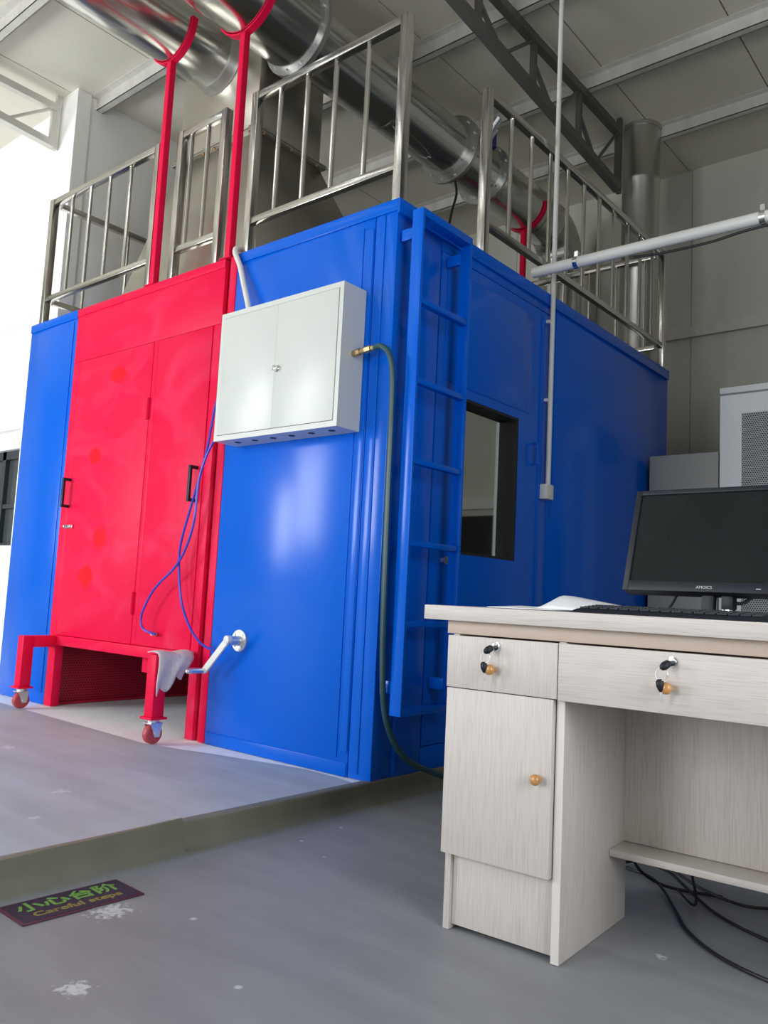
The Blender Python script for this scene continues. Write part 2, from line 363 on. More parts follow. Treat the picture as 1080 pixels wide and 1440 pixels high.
# ------------------------------------------------------------------ setting
ZC, YB, PZ, ZT = 4.14, 3.7, .075, 2.30
XL, XR = -9.5, 3.2
struct(bx('floor', 'floor', None, 0.0, FRONT_Y, -.06, XR, YB, 0))
plat = struct(bx('floor_platform', 'concrete', None, XL, FRONT_Y, -.06, -.002, YB, PZ-.003))
ceil = struct(bx('ceiling', 'ceiling', None, XL, FRONT_Y, ZC+.05, XR, YB+.1, ZC+.1))
x = -.2-.77*11
while x < XR:
    bx('ceiling_panel', 'ceiling', ceil, max(x+.004, XL), FRONT_Y, ZC, min(x+.766, XR), YB, ZC+.05)
    x += .77
for y in (-4.75, -3.87, -2.99, -2.12, -1.24, -.36, .45, 1.33, 2.2, 3.0):
    b = B(); x0 = XL if y < .4 else -3.24
    b.box(x0, y, ZC-.085, XR, y+.004, ZC-.001); b.box(x0, y, ZC-.085, XR, y+.05, ZC-.081); b.box(x0, y-.045, ZC-.006, XR, y, ZC-.001)
    b.box(x0, y+.046, ZC-.085, XR, y+.05, ZC-.066)
    b.build('purlin', 'purlin', ceil)
wb = struct(bx('wall_back', 'wall_panel', None, -3.3, YB+.03, -.06, XR, YB+.1, ZC+.05))
x = -3.25
while x < XR:
    bx('wall_panel', 'wall_panel', wb, x+.002, YB, -.05, min(x+.768, XR), YB+.03, ZC)
    x += .77
for z in (2.85,):
    B().box(-3.24, YB-.05, z, XR, YB, z+.035).box(-3.24, YB-.05, z-.05, XR, YB-.046, z).build('girt', 'purlin', wb)
bx('reflected_trunk', 'white_plastic', wb, 1.3, YB-.06, 1.56, 3.19, YB, 1.66); bx('reflected_board', 'dark', wb, 1.3, YB-.05, .1, 3.19, YB, 1.5)  # both out of view, added to make bands in the cabin window's reflection
struct(bx('wall_left', 'wall_white', None, -3.30, .36, -.06, -3.20, YB, ZC+.05))
wl = B()    # wall in line with the cabin front, pierced by the dark window
WX0, WX1, WZ0, WZ1 = -6.4, -3.52, .98, 1.665
for c in ((XL, -.06, WX0, ZC+.05), (WX1, -.06, -3.35, ZC+.05), (WX0, -.06, WX1, WZ0), (WX0, WZ1, WX1, ZC+.05)):
    wl.box(c[0], .36, c[1], c[2], .46, c[3])
wlo = struct(wl.build('wall_left_front', 'wall_white'))
bx('ledge', 'wall_white', wlo, XL, .30, 2.55, -3.54, .36, 2.575)
bx('ledge', 'wall_white', wlo, XL, .31, 1.79, -3.36, .36, 1.845)
struct(bx('column', 'wall_white', None, -3.53, .30, PZ-.003, -3.185, .40, ZC+.04))
win = struct(bx('window_1', 'window_glass', None, WX0, .43, WZ0, WX1, .44, WZ1))
bx('window_frame', 'frame_dark', win, WX0, .40, WZ1-.06, WX1, .43, WZ1); bx('window_frame', 'frame_dark', win, WX0, .40, WZ0, WX1, .43, WZ0+.02)
for x in (-6.3, -5.5, -4.75, -4.35, -3.98): bx('window_bar', 'frame_dark', win, x, .40, WZ0, x+.05, .43, WZ1)
bx('window_bar', 'frame_dark', win, WX0, .405, 1.25, WX1, .43, 1.28)
wr = B(); a, c = SIDE_FILL[:2]
wr.box(XR, FRONT_Y, -.06, XR+.1, a, ZC+.05).box(XR, c, -.06, XR+.1, YB, ZC+.05).box(XR, a, -.06, XR+.1, c, .6).box(XR, a, 2.6, XR+.1, c, ZC+.05)
struct(wr.build('wall_right', 'wall_dim'))
struct(bx('wall_far_left', 'cabinet', None, XL-.1, FRONT_Y, -.06, XL, .36, ZC+.05))
wf = B(); xs = XL
for (a, c, k, z0, z1) in WINDOWS_AND_FILL:
    wf.box(xs, FRONT_Y-.1, -.06, a, FRONT_Y, ZC+.05); wf.box(a, FRONT_Y-.1, -.06, c, FRONT_Y, z0); wf.box(a, FRONT_Y-.1, z1, c, FRONT_Y, ZC+.05); xs = c
wf.box(xs, FRONT_Y-.1, -.06, XR, FRONT_Y, ZC+.05)
struct(wf.build('wall_front', 'wall_white'))

# floor covering on the raised slab: wavy back edge leaves a strip of bare concrete before the cabin
edge = [(-9.45, -.14), (-5, -.15), (-3.4, -.15), (-2.53, -.155), (-2.03, -.175), (-1.5, -.2), (-1.1, -.215), (-.9, -.17), (-.75, -.12), (-.5, -.06), (-.32, -.02), (-.15, -.03), (0.004, -.06)]
b = B(); ys = [FRONT_Y+.02, -4, -2.5, -1.6, -1.2, -.9, -.6, -.4, -.3]
grid = []
for i, (x, ye) in enumerate(edge):
    for j, y in enumerate(ys+[ye]):
        yy = min(y, ye) if j < len(ys) else ye
        grid.append((x, yy, PZ+.001+.0025*math.sin(3*x+2*yy)*math.sin(4*yy+1)))
n = len(ys)+1
fs = [(i*n+j, (i+1)*n+j, (i+1)*n+j+1, i*n+j+1) for i in range(len(edge)-1) for j in range(n-1)]
b.add(grid, fs)
top = b.build('sheet_top', 'sheet')
sh = thing('floor_sheet', 'violet grey floor covering on the raised floor, rolled over the step edge', 'floor covering', (0, -1, PZ))
top.parent = sh; top.location = (0, 1, -PZ)
# turned-down edge over the riser, in two lengths with a torn overlap
def apron(y0, y1, x, bot, lip, seed):
    random.seed(seed); N = 40; vs = []; fs = []
    for i in range(N+1):
        y = y0+(y1-y0)*i/N; w = .004*math.sin(9*y)+random.uniform(-.001, .001)
        l = lip*max(0, min(1, (y+1.75)/.8))*(1+random.uniform(-.12, .12))
        prof = [(-.03, PZ+.004), (x-.007, PZ+.0045+l*.9), (x-.001, PZ+.002+l), (x+.001, PZ-.006+l*.5), (x+.003+w*.5, PZ*.62), (x+.007+w, PZ*.38), (x+.014+w, PZ*.2), (x+.026+w, PZ*.09), (x+.045+w*2, bot+.002), (x+.075+w*2, bot), (x+.10+w*2, -.002)]
        for px, pz in prof: vs.append((px, y, pz))
    k = len(prof)
    for i in range(N):
        for j in range(k-1): fs.append((i*k+j, (i+1)*k+j, (i+1)*k+j+1, i*k+j+1))
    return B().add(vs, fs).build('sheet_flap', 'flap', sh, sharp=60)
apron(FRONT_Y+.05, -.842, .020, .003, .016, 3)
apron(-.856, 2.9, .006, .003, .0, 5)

# warning mat, flat on the lower floor
mt = thing('warning_mat', 'dark rectangular floor mat with green writing warning of the step', 'mat', (.157, -1.249, 0))
mt.rotation_euler.z = R(88)
bx('mat_base', 'mat_edge', mt, -.15, -.066, 0.0005, .15, .066, .004, local=True, bevel=.001)
bx('mat_face', 'mat_dark', mt, -.143, -.059, .004, .143, .059, .0048, local=True)
text_mesh('chinese_text', '小心台阶', .056, 'mat_green', mt, Matrix.Translation((0, .018, .0052)) @ Matrix.Scale(1.12, 4, (1, 0, 0)), bold=.0010)
text_mesh('english_text', 'Careful steps', .034, 'mat_orange', mt, Matrix.Translation((.0, -.030, .0052)) @ Matrix.Scale(1.2, 4, (1, 0, 0)), bold=.0007)

# ------------------------------------------------------------------ blue cabin
CX0, CY1 = -2.9, 2.806
cab = thing('test_cabin', 'large blue steel cabin standing on the raised floor', 'cabin', (-1.45, 1.4, PZ))
RX0, RX1 = -2.355, -1.045      # red wheeled front between these
FX = -.96
T = .05
Z0 = PZ
bx('front_panel', 'blue', cab, CX0, 0, Z0, RX0-.004, T, ZT, bevel=.003)
bx('front_panel', 'blue', cab, FX, 0, Z0, -.115, T, ZT, bevel=.003)
bx('corner_post', 'blue', cab, -.112, .0, Z0, 0, .11, ZT, bevel=.004)
# raised sheets and cover strips on the front
bx('front_sheet', 'blue', cab, CX0+.05, -.004, Z0+.06, RX0-.035, 0, ZT-.06, bevel=.0015)
bx('front_sheet', 'blue', cab, FX+.03, -.004, Z0+.065, -.17, 0, ZT-.075, bevel=.0015)
bx('cover_strip', 'blue', cab, -.155, -.004, Z0+.09, -.118, 0, ZT-.09, bevel=.0015)
bx('cover_strip', 'blue', cab, -.098, -.004, Z0+.02, -.06, 0, ZT-.05, bevel=.0015)
bx('top_rim', 'blue', cab, FX, -.006, ZT-.045, .006, .0, ZT+.004, bevel=.002)
bx('top_rim', 'blue', cab, CX0, -.006, ZT-.045, RX0-.004, .0, ZT+.004, bevel=.002)
bx('top_rim', 'blue', cab, 0, -.006, ZT-.055, .012, CY1, ZT+.004, bevel=.002)
bx('kick_strip', 'blue', cab, FX+.01, -.003, Z0, -.12, 0, Z0+.05, bevel=.001)
# red jamb fixed to the cabin, right of the wheeled front
bx('red_jamb', 'red', cab, RX1+.038, -.002, Z0, FX-.001, T, ZT, bevel=.002)
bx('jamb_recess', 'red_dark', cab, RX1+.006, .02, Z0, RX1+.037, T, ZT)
# side, in three lengths: corner to door, door, rear
def side_with_hole(y0, y1, z0, z1, hy0, hy1, hz0, hz1):
    b = B()
    for c in ((y0, z0, hy0, z1), (hy1, z0, y1, z1), (hy0, z0, hy1, hz0), (hy0, hz1, hy1, z1)): b.box(-T, c[0], c[1], 0, c[2], c[3])
    return b
bx('side_panel', 'blue', cab, -T, .113, Z0, 0, .292, ZT, bevel=.002)
door = side_with_hole(.30, 1.135, Z0+.1, ZT-.1, .503, .960, .945, 1.617).build('cabin_door', 'blue', cab)
bx('side_panel', 'blue', cab, -T, .295, ZT-.096, 0, 1.235, ZT, bevel=.002)
bx('side_panel', 'blue', cab, -T, .295, Z0, 0, 1.235, Z0+.096, bevel=.002)
bx('side_panel', 'blue', cab, -T, 1.14, Z0+.1, 0, 1.235, ZT-.1, bevel=.002)
bx('side_panel', 'blue', cab, -T, 1.241, Z0, 0, CY1, ZT, bevel=.002)
bx('side_sheet', 'blue', cab, 0, 1.29, Z0+.05, .004, CY1-.05, ZT-.075, bevel=.0015)
bx('cover_strip', 'blue', cab, 0, .125, Z0+.02, .004, .165, ZT-.07, bevel=.0015)
bx('cover_strip', 'blue', cab, 0, 1.15, Z0+.14, .004, 1.185, ZT-.14, bevel=.0015)
bx('door_sheet', 'blue', door, 0, .345, 1.66, .004, 1.06, ZT-.15, bevel=.0015)
wf_ = B()
for c in ((.503, .945, .515, 1.617), (.948, .945, .960, 1.617), (.515, .945, .948, .957), (.515, 1.605, .948, 1.617)): wf_.box(-.062, c[0], c[1], -.001, c[2], c[3])
wf_.build('window_reveal', 'dark', door)
bx('pane', 'mirror_glass', door, -.055, .515, .957, -.050, .948, 1.605)
B().tube([(0, 1.09, 1.42), (.03, 1.09, 1.42), (.03, 1.09, 1.52), (0, 1.09, 1.52)], .006, smooth=False).build('door_handle', 'blue', door)
B().cyl((0, .386, .911), (.02, .386, .911), .011).cyl((.02, .386, .911), (.026, .386, .911), .016).build('door_lock', 'zinc', door)
bx('rear_panel', 'blue', cab, CX0, CY1-T, Z0, -T, CY1, ZT)
bx('left_panel', 'blue', cab, CX0, T, Z0, CX0+T, CY1-T, ZT)
bx('roof_panel', 'wall_dim', cab, CX0+T, T, ZT-.05, -T, CY1-T, ZT)
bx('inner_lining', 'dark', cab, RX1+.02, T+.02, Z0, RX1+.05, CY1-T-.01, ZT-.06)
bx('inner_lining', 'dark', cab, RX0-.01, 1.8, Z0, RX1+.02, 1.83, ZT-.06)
bx('perforated_lining', 'perf_red', cab, RX0-.01, .055, Z0+.012, RX0+.012, 1.8, .62)
bx('inner_rail', 'red_dark', cab, RX0-.012, .055, Z0, RX0+.03, 1.8, Z0+.012)

# ------------------------------------------------------------------ red wheeled front (pulls out of the cabin)
rd = thing('wheeled_front', 'tall red steel door front on two castered legs, set in the blue cabin', 'door', (-1.7, -.05, PZ))
bx('header', 'red', rd, RX0, -.002, 1.9875, RX1, T-.005, ZT, bevel=.002)
bx('header_rim', 'red', rd, RX0, -.006, ZT-.04, RX1, -.002, ZT+.002, bevel=.0015)
bx('frame_post', 'red', rd, RX0, -.002, Z0, RX0+.075, .045, 1.987, bevel=.002)
bx('frame_post', 'red', rd, RX1-.055, -.002, Z0, RX1, .045, 1.987, bevel=.002)
dl = bx('door_leaf', 'red', rd, RX0+.0775, -.006, .459, -1.5735, .03, 1.985, bevel=.004)
ctr = bx('centre_post', 'red', rd, -1.572, -.004, .459, -1.536, .035, 1.9865, bevel=.002)
dr = bx('door_leaf', 'red', rd, -1.5345, -.006, .459, RX1-.0575, .03, 1.985, bevel=.004)
bx('bottom_rail', 'red', rd, RX0+.075, -.012, .405, RX1-.058, .045, .457, bevel=.003)
bx('hanging_block', 'red', rd, -1.55, .055, .325, -1.33, .14, .42, bevel=.003)
bx('back_plate', 'red_plain', rd, RX0+.075, .046, .41, RX1-.058, .052, 1.985)
def handle(parent, x, z, h):
    b = B().box(x-.007, -.04, z-h, x+.007, -.005, z-h+.016).box(x-.007, -.04, z+h-.016, x+.007, -.005, z+h).box(x-.008, -.052, z-h, x+.008, -.038, z+h)
    b.build('pull_handle', 'black_plastic', parent, .002)
handle(dl, -2.315+.045, 1.237, .082)
handle(dr, -1.142, 1.23, .085)
bl = B().box(-2.285, -.018, 1.04, -2.195, -.005, 1.06).cyl((-2.28, -.02, 1.05), (-2.20, -.02, 1.05), .008, n=10).box(-2.27, -.032, 1.045, -2.255, -.018, 1.055)
bl.build('door_bolt', 'chrome', dl, .001)
for z in (1.637, .66): B().cyl((-1.577, -.012, z-.055), (-1.577, -.012, z+.055), .011, n=12).box(-1.592, -.008, z-.05, -1.562, -.004, z+.05).build('hinge', 'red_plain', rd)
for x, y in ((-2.29, -.165), (-1.072, -.193)):
    lg = B().box(x-.03, y-.03, .19, x+.03, y+.03, .455).box(x-.03, y+.03, .395, x+.03, -.006 if x < -2 else -.008, .455)
    lg.build('leg', 'red_plain', rd, .003)
    bx('foot_plate', 'red_plain', rd, x-.042, y-.042, .18, x+.042, y+.042, .19, bevel=.002)
    cs = B().cyl((x, y, .165), (x, y, .18), .026, n=14).box(x-.030, y-.03, .160, x+.030, y+.03, .166)
    for sx in (-.027, .023): cs.prism([(y-.028, .166), (y-.006, .106), (y+.02, .106), (y+.028, .166)], 0, x+sx, x+sx+.004)
    cso = cs.build('caster', 'zinc', rd)
    B().lathe((x-.016, y, Z0+.043), (1, 0, 0), [(0, .03), (.0, .036), (.004, .042), (.010, .043), (.022, .043), (.028, .042), (.032, .036), (.032, .03)], 24).build('wheel', 'wheel', cso, sharp=50)
    B().cyl((x-.034, y, Z0+.043), (x+.034, y, Z0+.043), .007, n=10).build('axle', 'zinc', cso)
B().cyl((-1.37, -.006, .523), (-1.37, -.03, .523), .009, n=10).cyl((-1.37, -.022, .523), (-1.335, -.03, .523), .008, n=10).build('air_fitting', 'brass', rd)

# cloth over the right leg
N, K = 14, 18; vs = []; fs = []
for i in range(N+1):
    s_ = i/N; y = -.222+s_*.185
    drop = .175-.085*s_-.02*math.sin(s_*11)
    for j in range(K+1):
        t = j/K
        if t < .35:
            tt = t/.35; px = -1.108+tt*.072; pz = .459+.006*math.sin(tt*math.pi)+.004*math.sin(s_*9)
        else:
            tt = (t-.35)/.65; px = -1.036+.006+.011*math.sin(s_*10+tt*2)*tt+.010*math.sin(tt*3.1); pz = .457-drop*tt-.012*max(0, s_-.75)*4*(1-tt)
        vs.append((px, y+.012*math.sin(t*6)*t-(.0 if t < .35 else (t-.35)*.075*s_), pz))
for i in range(N):
    for j in range(K): a = i*(K+1)+j; fs.append((a, a+K+1, a+K+2, a+1))
ro = B().add(vs, fs).build('cleaning_cloth', 'cloth', sharp=180)
tag(ro, 'pale crumpled cloth draped over the right castered leg of the red front', 'cloth')
md = ro.modifiers.new('thick', 'SOLIDIFY'); md.thickness = .004; md.offset = 1

# ------------------------------------------------------------------ crank on the front
cr = thing('crank_handle', 'silver hand crank on a round flange on the blue front panel', 'crank', (-.76, -.004, .534))
fl = B().lathe((-.76, -.004, .534), (0, -1, 0), [(0, .047), (.008, .047), (.010, .045)], 28).build('flange', 'zinc', cr)
for k in range(4):
    a = R(45+90*k); B().cyl((-.76+.034*math.cos(a), -.013, .534+.034*math.sin(a)), (-.76+.034*math.cos(a), -.017, .534+.034*math.sin(a)), .005, n=6).build('bolt', 'galv_dull', fl)
B().lathe((-.76, -.012, .534), (0, -1, 0), [(0, .022), (.03, .02), (.045, .014), (.06, .014)], 18).build('hub', 'zinc', cr)
ar = B().bar((-.752, -.078, .540), (-.893, -.078, .398), .030, .012, up=(0, 1, 0)).cyl((-.752, -.066, .540), (-.752, -.09, .540), .017, n=18).cyl((-.893, -.07, .398), (-.893, -.086, .398), .013, n=14)
ar.build('arm', 'white_plastic', cr, .002)
B().lathe((-.893, -.084, .398), (0, -1, 0), [(0, .009), (.01, .0115), (.06, .012), (.085, .010), (.09, .006)], 16).build('grip', 'zinc', cr)

# ------------------------------------------------------------------ control box
cb = thing('control_box', 'white two-door steel control box mounted on the blue cabin front', 'control box', (-.505, 0, 1.385))
X0, X1, Y0, Z0c, Z1c = -.872, -.140, -.135, 1.385, 1.955
b = B().box(X0, Y0+.006, Z0c, X1, -.005, Z1c)
b.box(X0, Y0, Z0c, X0+.02, Y0+.006, Z1c).box(X1-.02, Y0, Z0c, X1, Y0+.006, Z1c).box(X0+.02, Y0, Z0c, X1-.02, Y0+.006, Z0c+.022).box(X0+.02, Y0, Z1c-.022, X1-.02, Y0+.006, Z1c)
b.build('body', 'white_metal', cb)
xm = -.505
dA = bx('door', 'white_metal', cb, X0+.0225, Y0-.003, Z0c+.0245, xm-.0003, Y0+.005, Z1c-.0245, bevel=.0005)
dB = bx('door', 'white_metal', cb, xm+.0003, Y0-.003, Z0c+.0245, X1-.0225, Y0+.005, Z1c-.0245, bevel=.0005)
B().lathe((xm+.016, Y0-.003, 1.655), (0, -1, 0), [(0, .015), (.004, .015), (.008, .012), (.018, .011), (.02, .008)], 18).box(xm+.012, Y0-.026, 1.648, xm+.02, Y0-.02, 1.666).build('lock', 'chrome', dB)
for k in range(6): B().cyl((-.78+.112*k, -.075, Z0c-.0015), (-.78+.112*k, -.075, Z0c+.001), .014, n=14).build('cable_hole', 'dark', cb)
# brass coupling and green hose at the right side
fit = B().cyl((X1, -.065, 1.683), (X1+.02, -.065, 1.684), .012, n=10).cyl((X1+.02, -.065, 1.684), (X1+.036, -.063, 1.686), .015, n=6).cyl((X1+.036, -.063, 1.686), (X1+.06, -.06, 1.69), .011, n=10).cyl((X1+.06, -.06, 1.69), (X1+.085, -.058, 1.693), .014, n=6).cyl((X1+.085, -.058, 1.693), (X1+.105, -.055, 1.694), .010, n=10)
fit.build('hose_coupling', 'brass', cb)
tag(B().tube([(X1+.10, -.056, 1.694), (-.005, -.052, 1.695), (.03, -.048, 1.66), (.045, -.042, 1.58), (.047, -.038, 1.4), (.047, -.036, 1.12), (.047, -.03, .8), (.047, -.02, .55), (.047, .0, .36), (.05, .05, .24), (.055, .14, .15), (.065, .27, .095), (.10, .42, .045), (.2, .6, .012), (.36, .75, .012)], .0115, 10).build('air_hose', 'green_hose'), 'dark green hose from the control box coupling down beside the ladder', 'hose')
tag(B().tube([(-.79, -.06, 1.957), (-.80, -.05, 2.0), (-.86, -.035, 2.12), (-.915, -.022, 2.23), (-.955, -.022, 2.30), (-.972, -.004, 2.334), (-.985, .03, 2.340), (-.982, .065, 2.322), (-.965, .098, 2.318)], .0125, 10).build('power_cable', 'cream'), 'cream cable looping from the control box over the cabin top', 'cable')
# blue air lines
tag(B().tube([(-.90, -.03, 1.66), (-.94, -.05, 1.62), (-.971, -.06, 1.575), (-1.012, -.062, 1.358), (-1.085, -.062, 1.142), (-1.150, -.06, .957), (-1.159, -.055, .838), (-1.13, -.05, .688), (-1.057, -.05, .577), (-.972, -.045, .507), (-.90, -.03, .483), (-.87, -.012, .478)], .0055, 8).build('air_line', 'blue_hose'), 'thin blue air line hanging from behind the control box down to the crank', 'hose', None)
tag(B().tube([(-.884, -.03, 1.50), (-.90, -.045, 1.45), (-.964, -.07, 1.392), (-1.031, -.075, 1.241), (-1.044, -.076, 1.057), (-1.091, -.074, .931), (-1.167, -.072, .838), (-1.325, -.065, .732), (-1.413, -.06, .616), (-1.411, -.055, .552), (-1.37, -.045, .532), (-1.333, -.031, .523)], .0055, 8).build('air_line', 'blue_hose'), 'thin blue air line ending at the brass fitting low on the red door', 'hose', None)

# ------------------------------------------------------------------ ladder
ld = thing('ladder', 'blue steel ladder bracketed to the right side of the cabin', 'ladder', (.1, .17, .33))
LX0, LX1, LYa, LYb = .074, .126, 0.0, .325
for y in (LYa, LYb): B().box(LX0, y, .325, LX1, y+.012, 2.236).build('stile', 'blue', ld, .0015)
for z in (1.885, 1.575, 1.27, .963, .667): B().box(LX1-.034, LYa+.012, z-.022, LX1-.004, LYb, z).build('rung', 'blue', ld, .002)
bx('top_bar', 'blue', ld, LX0, LYa+.012, 2.205, LX1, LYb, 2.236, bevel=.002)
bx('bottom_bar', 'blue', ld, LX0, LYa+.012, .325, LX1, LYb, .352, bevel=.002)
for y in (LYa+.001, LYb-.02):
    for z in (2.13, .40): bx('bracket', 'blue', ld, .0125, y+.012, z, LX0+.006, y+.03, z+.045, bevel=.002)

# ------------------------------------------------------------------ stainless guard rails on the roof
RT, RB = 3.09, 2.465
def rod(x, y, parent, a=RB, b=RT): B().cyl((x, y, a), (x, y, b), .0115, n=10).build('baluster', 'steel', parent)
def rail_section(label, p0, p1, posts, rods, ends=True):
    (x0, y0), (x1, y1) = p0, p1
    g = thing('guard_rail', label, 'railing', ((x0+x1)/2, (y0+y1)/2, ZT+.002), 'stainless railings on the cabin roof')
    L = lambda t: (x0+(x1-x0)*t, y0+(y1-y0)*t)
    for t in posts:
        x, y = L(t); bx('post', 'steel', g, x-.021, y-.021, ZT+.002, x+.021, y+.021, RT+.02, bevel=.003)
    alongx = abs(x1-x0) > abs(y1-y0)
    e = .021
    for z, w in ((RT, .036), (RB, .032)):
        if alongx: bx('rail', 'steel', g, x0+e, y0-w/2, z-w/2, x1-e, y0+w/2, z+w/2, bevel=.003)
        else: bx('rail', 'steel', g, x0-w/2, y0+e, z-w/2, x0+w/2, y1-e, z+w/2, bevel=.003)
    for t in rods: rod(*L(t), g)
    return g
RY = .035
def frac(a, b, vals): return [(v-a)/(b-a) for v in vals]
rail_section('leftmost front section of stainless railing above the blue and red front', (-2.83, RY), (-1.725, RY), (0, 1), frac(-2.83, -1.725, (-2.61, -2.405, -2.2, -1.99)))
rail_section('narrow front railing section with two rods between the red posts', (-1.52, RY), (-1.165, RY), (0, 1), frac(-1.52, -1.165, (-1.44, -1.305)))
rail_section('front railing section above the control box, reaching the cabin corner', (-.935, RY), (-.03, RY), (0, 1), frac(-.935, -.03, (-.773, -.596, -.42, -.232)))
rail_section('long railing along the right roof edge behind the ladder', (-.03, .64), (-.03, 2.77), (0, 1), frac(.64, 2.77, [.855+.193*k for k in range(10)]))
rail_section('rear railing section seen through the right hand railing', (-1.9, 2.77), (-.052, 2.77), (0,), frac(-1.9, -.052, [-1.75+.2*k for k in range(9)]))
rail_section('left side railing going back from the left cabin corner', (-2.83, .057), (-2.83, 2.7), (1,), frac(.057, 2.7, [.27+.29*k for k in range(8)]))

# ------------------------------------------------------------------ ducts
def flange_ring(parent, x, z, y, rad, inner, n=28, bolts=12):
    fo = B().lathe((x, y-.02, z), (0, 1, 0), [(0, inner), (0, rad), (.012, rad), (.016, rad-.004), (.016, rad), (.028, rad), (.028, inner)], n).build('flange', 'flange', parent, sharp=30)
    b = B()
    for k in range(bolts):
        a = 2*math.pi*(k+.5)/bolts; rr = (rad+inner)/2+.004
        b.cyl((x+rr*math.cos(a), y-.032, z+rr*math.sin(a)), (x+rr*math.cos(a), y+.02, z+rr*math.sin(a)), .007, n=6)
    b.build('flange_bolts', 'zinc', fo)['kind'] = 'stuff'
def duct_len(parent, x, z, y0, y1, rad, m='galv', seams=()):
    prof = []; L = y1-y0
    pts = [0.0]+sorted(seams)+[L]
    prof = [(0, rad)]
    for s_ in sorted(seams): prof += [(s_-.012, rad), (s_-.006, rad+.004), (s_+.006, rad+.004), (s_+.012, rad)]
    prof += [(L, rad)]
    B().lathe((x, y0, z), (0, 1, 0), prof, 40).build('duct_section', m, parent, sharp=30)
# left duct into the hood plenum
D1X, D1Z = -1.66, 3.735
d1 = thing('round_duct', 'left round galvanised duct entering the hood behind the red posts', 'duct', (D1X, -2, D1Z))
duct_len(d1, D1X, D1Z, FRONT_Y+.01, -.62, .175, seams=(1.2, 2.4, 3.6)); duct_len(d1, D1X, D1Z, -.60, .33, .175, seams=())
B().lathe((D1X, -.64, D1Z), (0, 1, 0), [(0, .176), (.01, .186), (.05, .186), (.06, .176)], 40).build('sleeve', 'galv_dull', d1)
B().lathe((D1X, .27, D1Z), (0, 1, 0), [(0, .176), (.01, .182), (.05, .186), (.063, .195)], 40).build('collar', 'galv_dull', d1)
# main duct
D2X, D2Z = -1.05, 3.67
d2 = thing('round_duct', 'long main galvanised duct with bolted flanges running to the rear elbow', 'duct', (D2X, 1, D2Z))
duct_len(d2, D2X, D2Z, FRONT_Y+.01, -.75, .195, seams=(1.2, 2.4, 3.6)); duct_len(d2, D2X, D2Z, -.75, .36, .205, seams=())
flange_ring(d2, D2X, D2Z, -.75, .215, .17); flange_ring(d2, D2X, D2Z, .37, .234, .17)
duct_len(d2, D2X, D2Z, .38, 1.74, .172, seams=(.7,)); flange_ring(d2, D2X, D2Z, 1.755, .222, .165)
duct_len(d2, D2X, D2Z, 1.77, 2.14, .172); flange_ring(d2, D2X, D2Z, 2.15, .205, .165)
duct_len(d2, D2X, D2Z, 2.165, 3.02, .172, seams=(.62,))
vs = []; fs = []; n = 36; m_ = 7; RB_ = .25
for i in range(m_+1):     # segmented elbow turning down
    a = R(90)*i/m_; c = Vector((D2X, 3.02+RB_*math.sin(a), D2Z-RB_+RB_*math.cos(a))); nrm = Vector((0, math.cos(a), -math.sin(a))); up = Vector((0, math.sin(a), math.cos(a)))
    vs += [c+Vector((1, 0, 0))*.174*math.cos(2*math.pi*k/n)+up*.174*math.sin(2*math.pi*k/n) for k in range(n)]
for i in range(m_): fs += [(i*n+k, i*n+(k+1) % n, (i+1)*n+(k+1) % n, (i+1)*n+k) for k in range(n)]
B().add(vs, fs).build('elbow', 'galv_dull', d2, sharp=9)
B().lathe((D2X, 3.27, D2Z-RB_), (0, 0, -1), [(0, .172), (.5, .172), (.506, .177), (.52, .177), (.526, .172), (D2Z-RB_-.003, .172)], 36).build('down_pipe', 'galv', d2, sharp=30)
# hood with square plenum and flared skirt
hd = thing('hood', 'square sheet steel hood with flared skirt on the roof behind the railing', 'hood', (-1.66, .6, ZT+.002))
PX0, PX1, PY0, PY1, PF = -1.98, -1.30, .335, .815, 3.215
bx('plenum', 'hood', hd, PX0, PY0, PF, PX1, PY1, 3.97, bevel=.003)
B().hexa([(-2.18, .12, ZT+.003), (-.98, .12, ZT+.003), (-.98, 1.25, ZT+.003), (-2.18, 1.25, ZT+.003)], [(PX0, PY0, PF-.02), (PX1, PY0, PF-.02), (PX1, PY1, PF-.02), (PX0, PY1, PF-.02)]).build('skirt', 'hood', hd, .002)
fo = B().box(PX0-.03, PY0-.03, PF-.02, PX1+.03, PY1+.03, PF-.012).box(PX0-.03, PY0-.03, PF-.008, PX1+.03, PY1+.03, PF).build('flange', 'galv_dull', hd)
b = B()
for k in range(7): b.cyl((PX0+.05+.1*k, PY0-.02, PF-.03), (PX0+.05+.1*k, PY0-.02, PF+.01), .009, n=6)
for k in range(5): b.cyl((PX1+.02, PY0+.04+.1*k, PF-.03), (PX1+.02, PY0+.04+.1*k, PF+.01), .009, n=6)
b.build('flange_bolts', 'brass', fo)['kind'] = 'stuff'
# red supports
def support(label, x, y, zr, rad, top=ZT+.003):
    s_ = thing('duct_support', label, 'duct support', (x, y, top), 'red duct supports')
    bx('post', 'red_plain', s_, x-.018, y-.018, top+.006, x+.018, y+.018, zr-rad-.002, bevel=.003)
    bx('base_plate', 'red_plain', s_, x-.04, y-.035 if y > 1 else y-.03, top, x+.04, y+.04, top+.006)
    B().arcbar((x, y, zr), rad+.002, R(180), R(360), .036, .008, 26).build('cradle', 'red_plain', s_, sharp=40)
support('red post with a curved cradle under the left round duct', D1X, .02, D1Z, .176)
support('red post with a curved cradle under the near end of the main duct', D2X, .02, D2Z, .206)
support('red post with a cradle near the rear elbow of the main duct', D2X, 2.70, D2Z, .174)
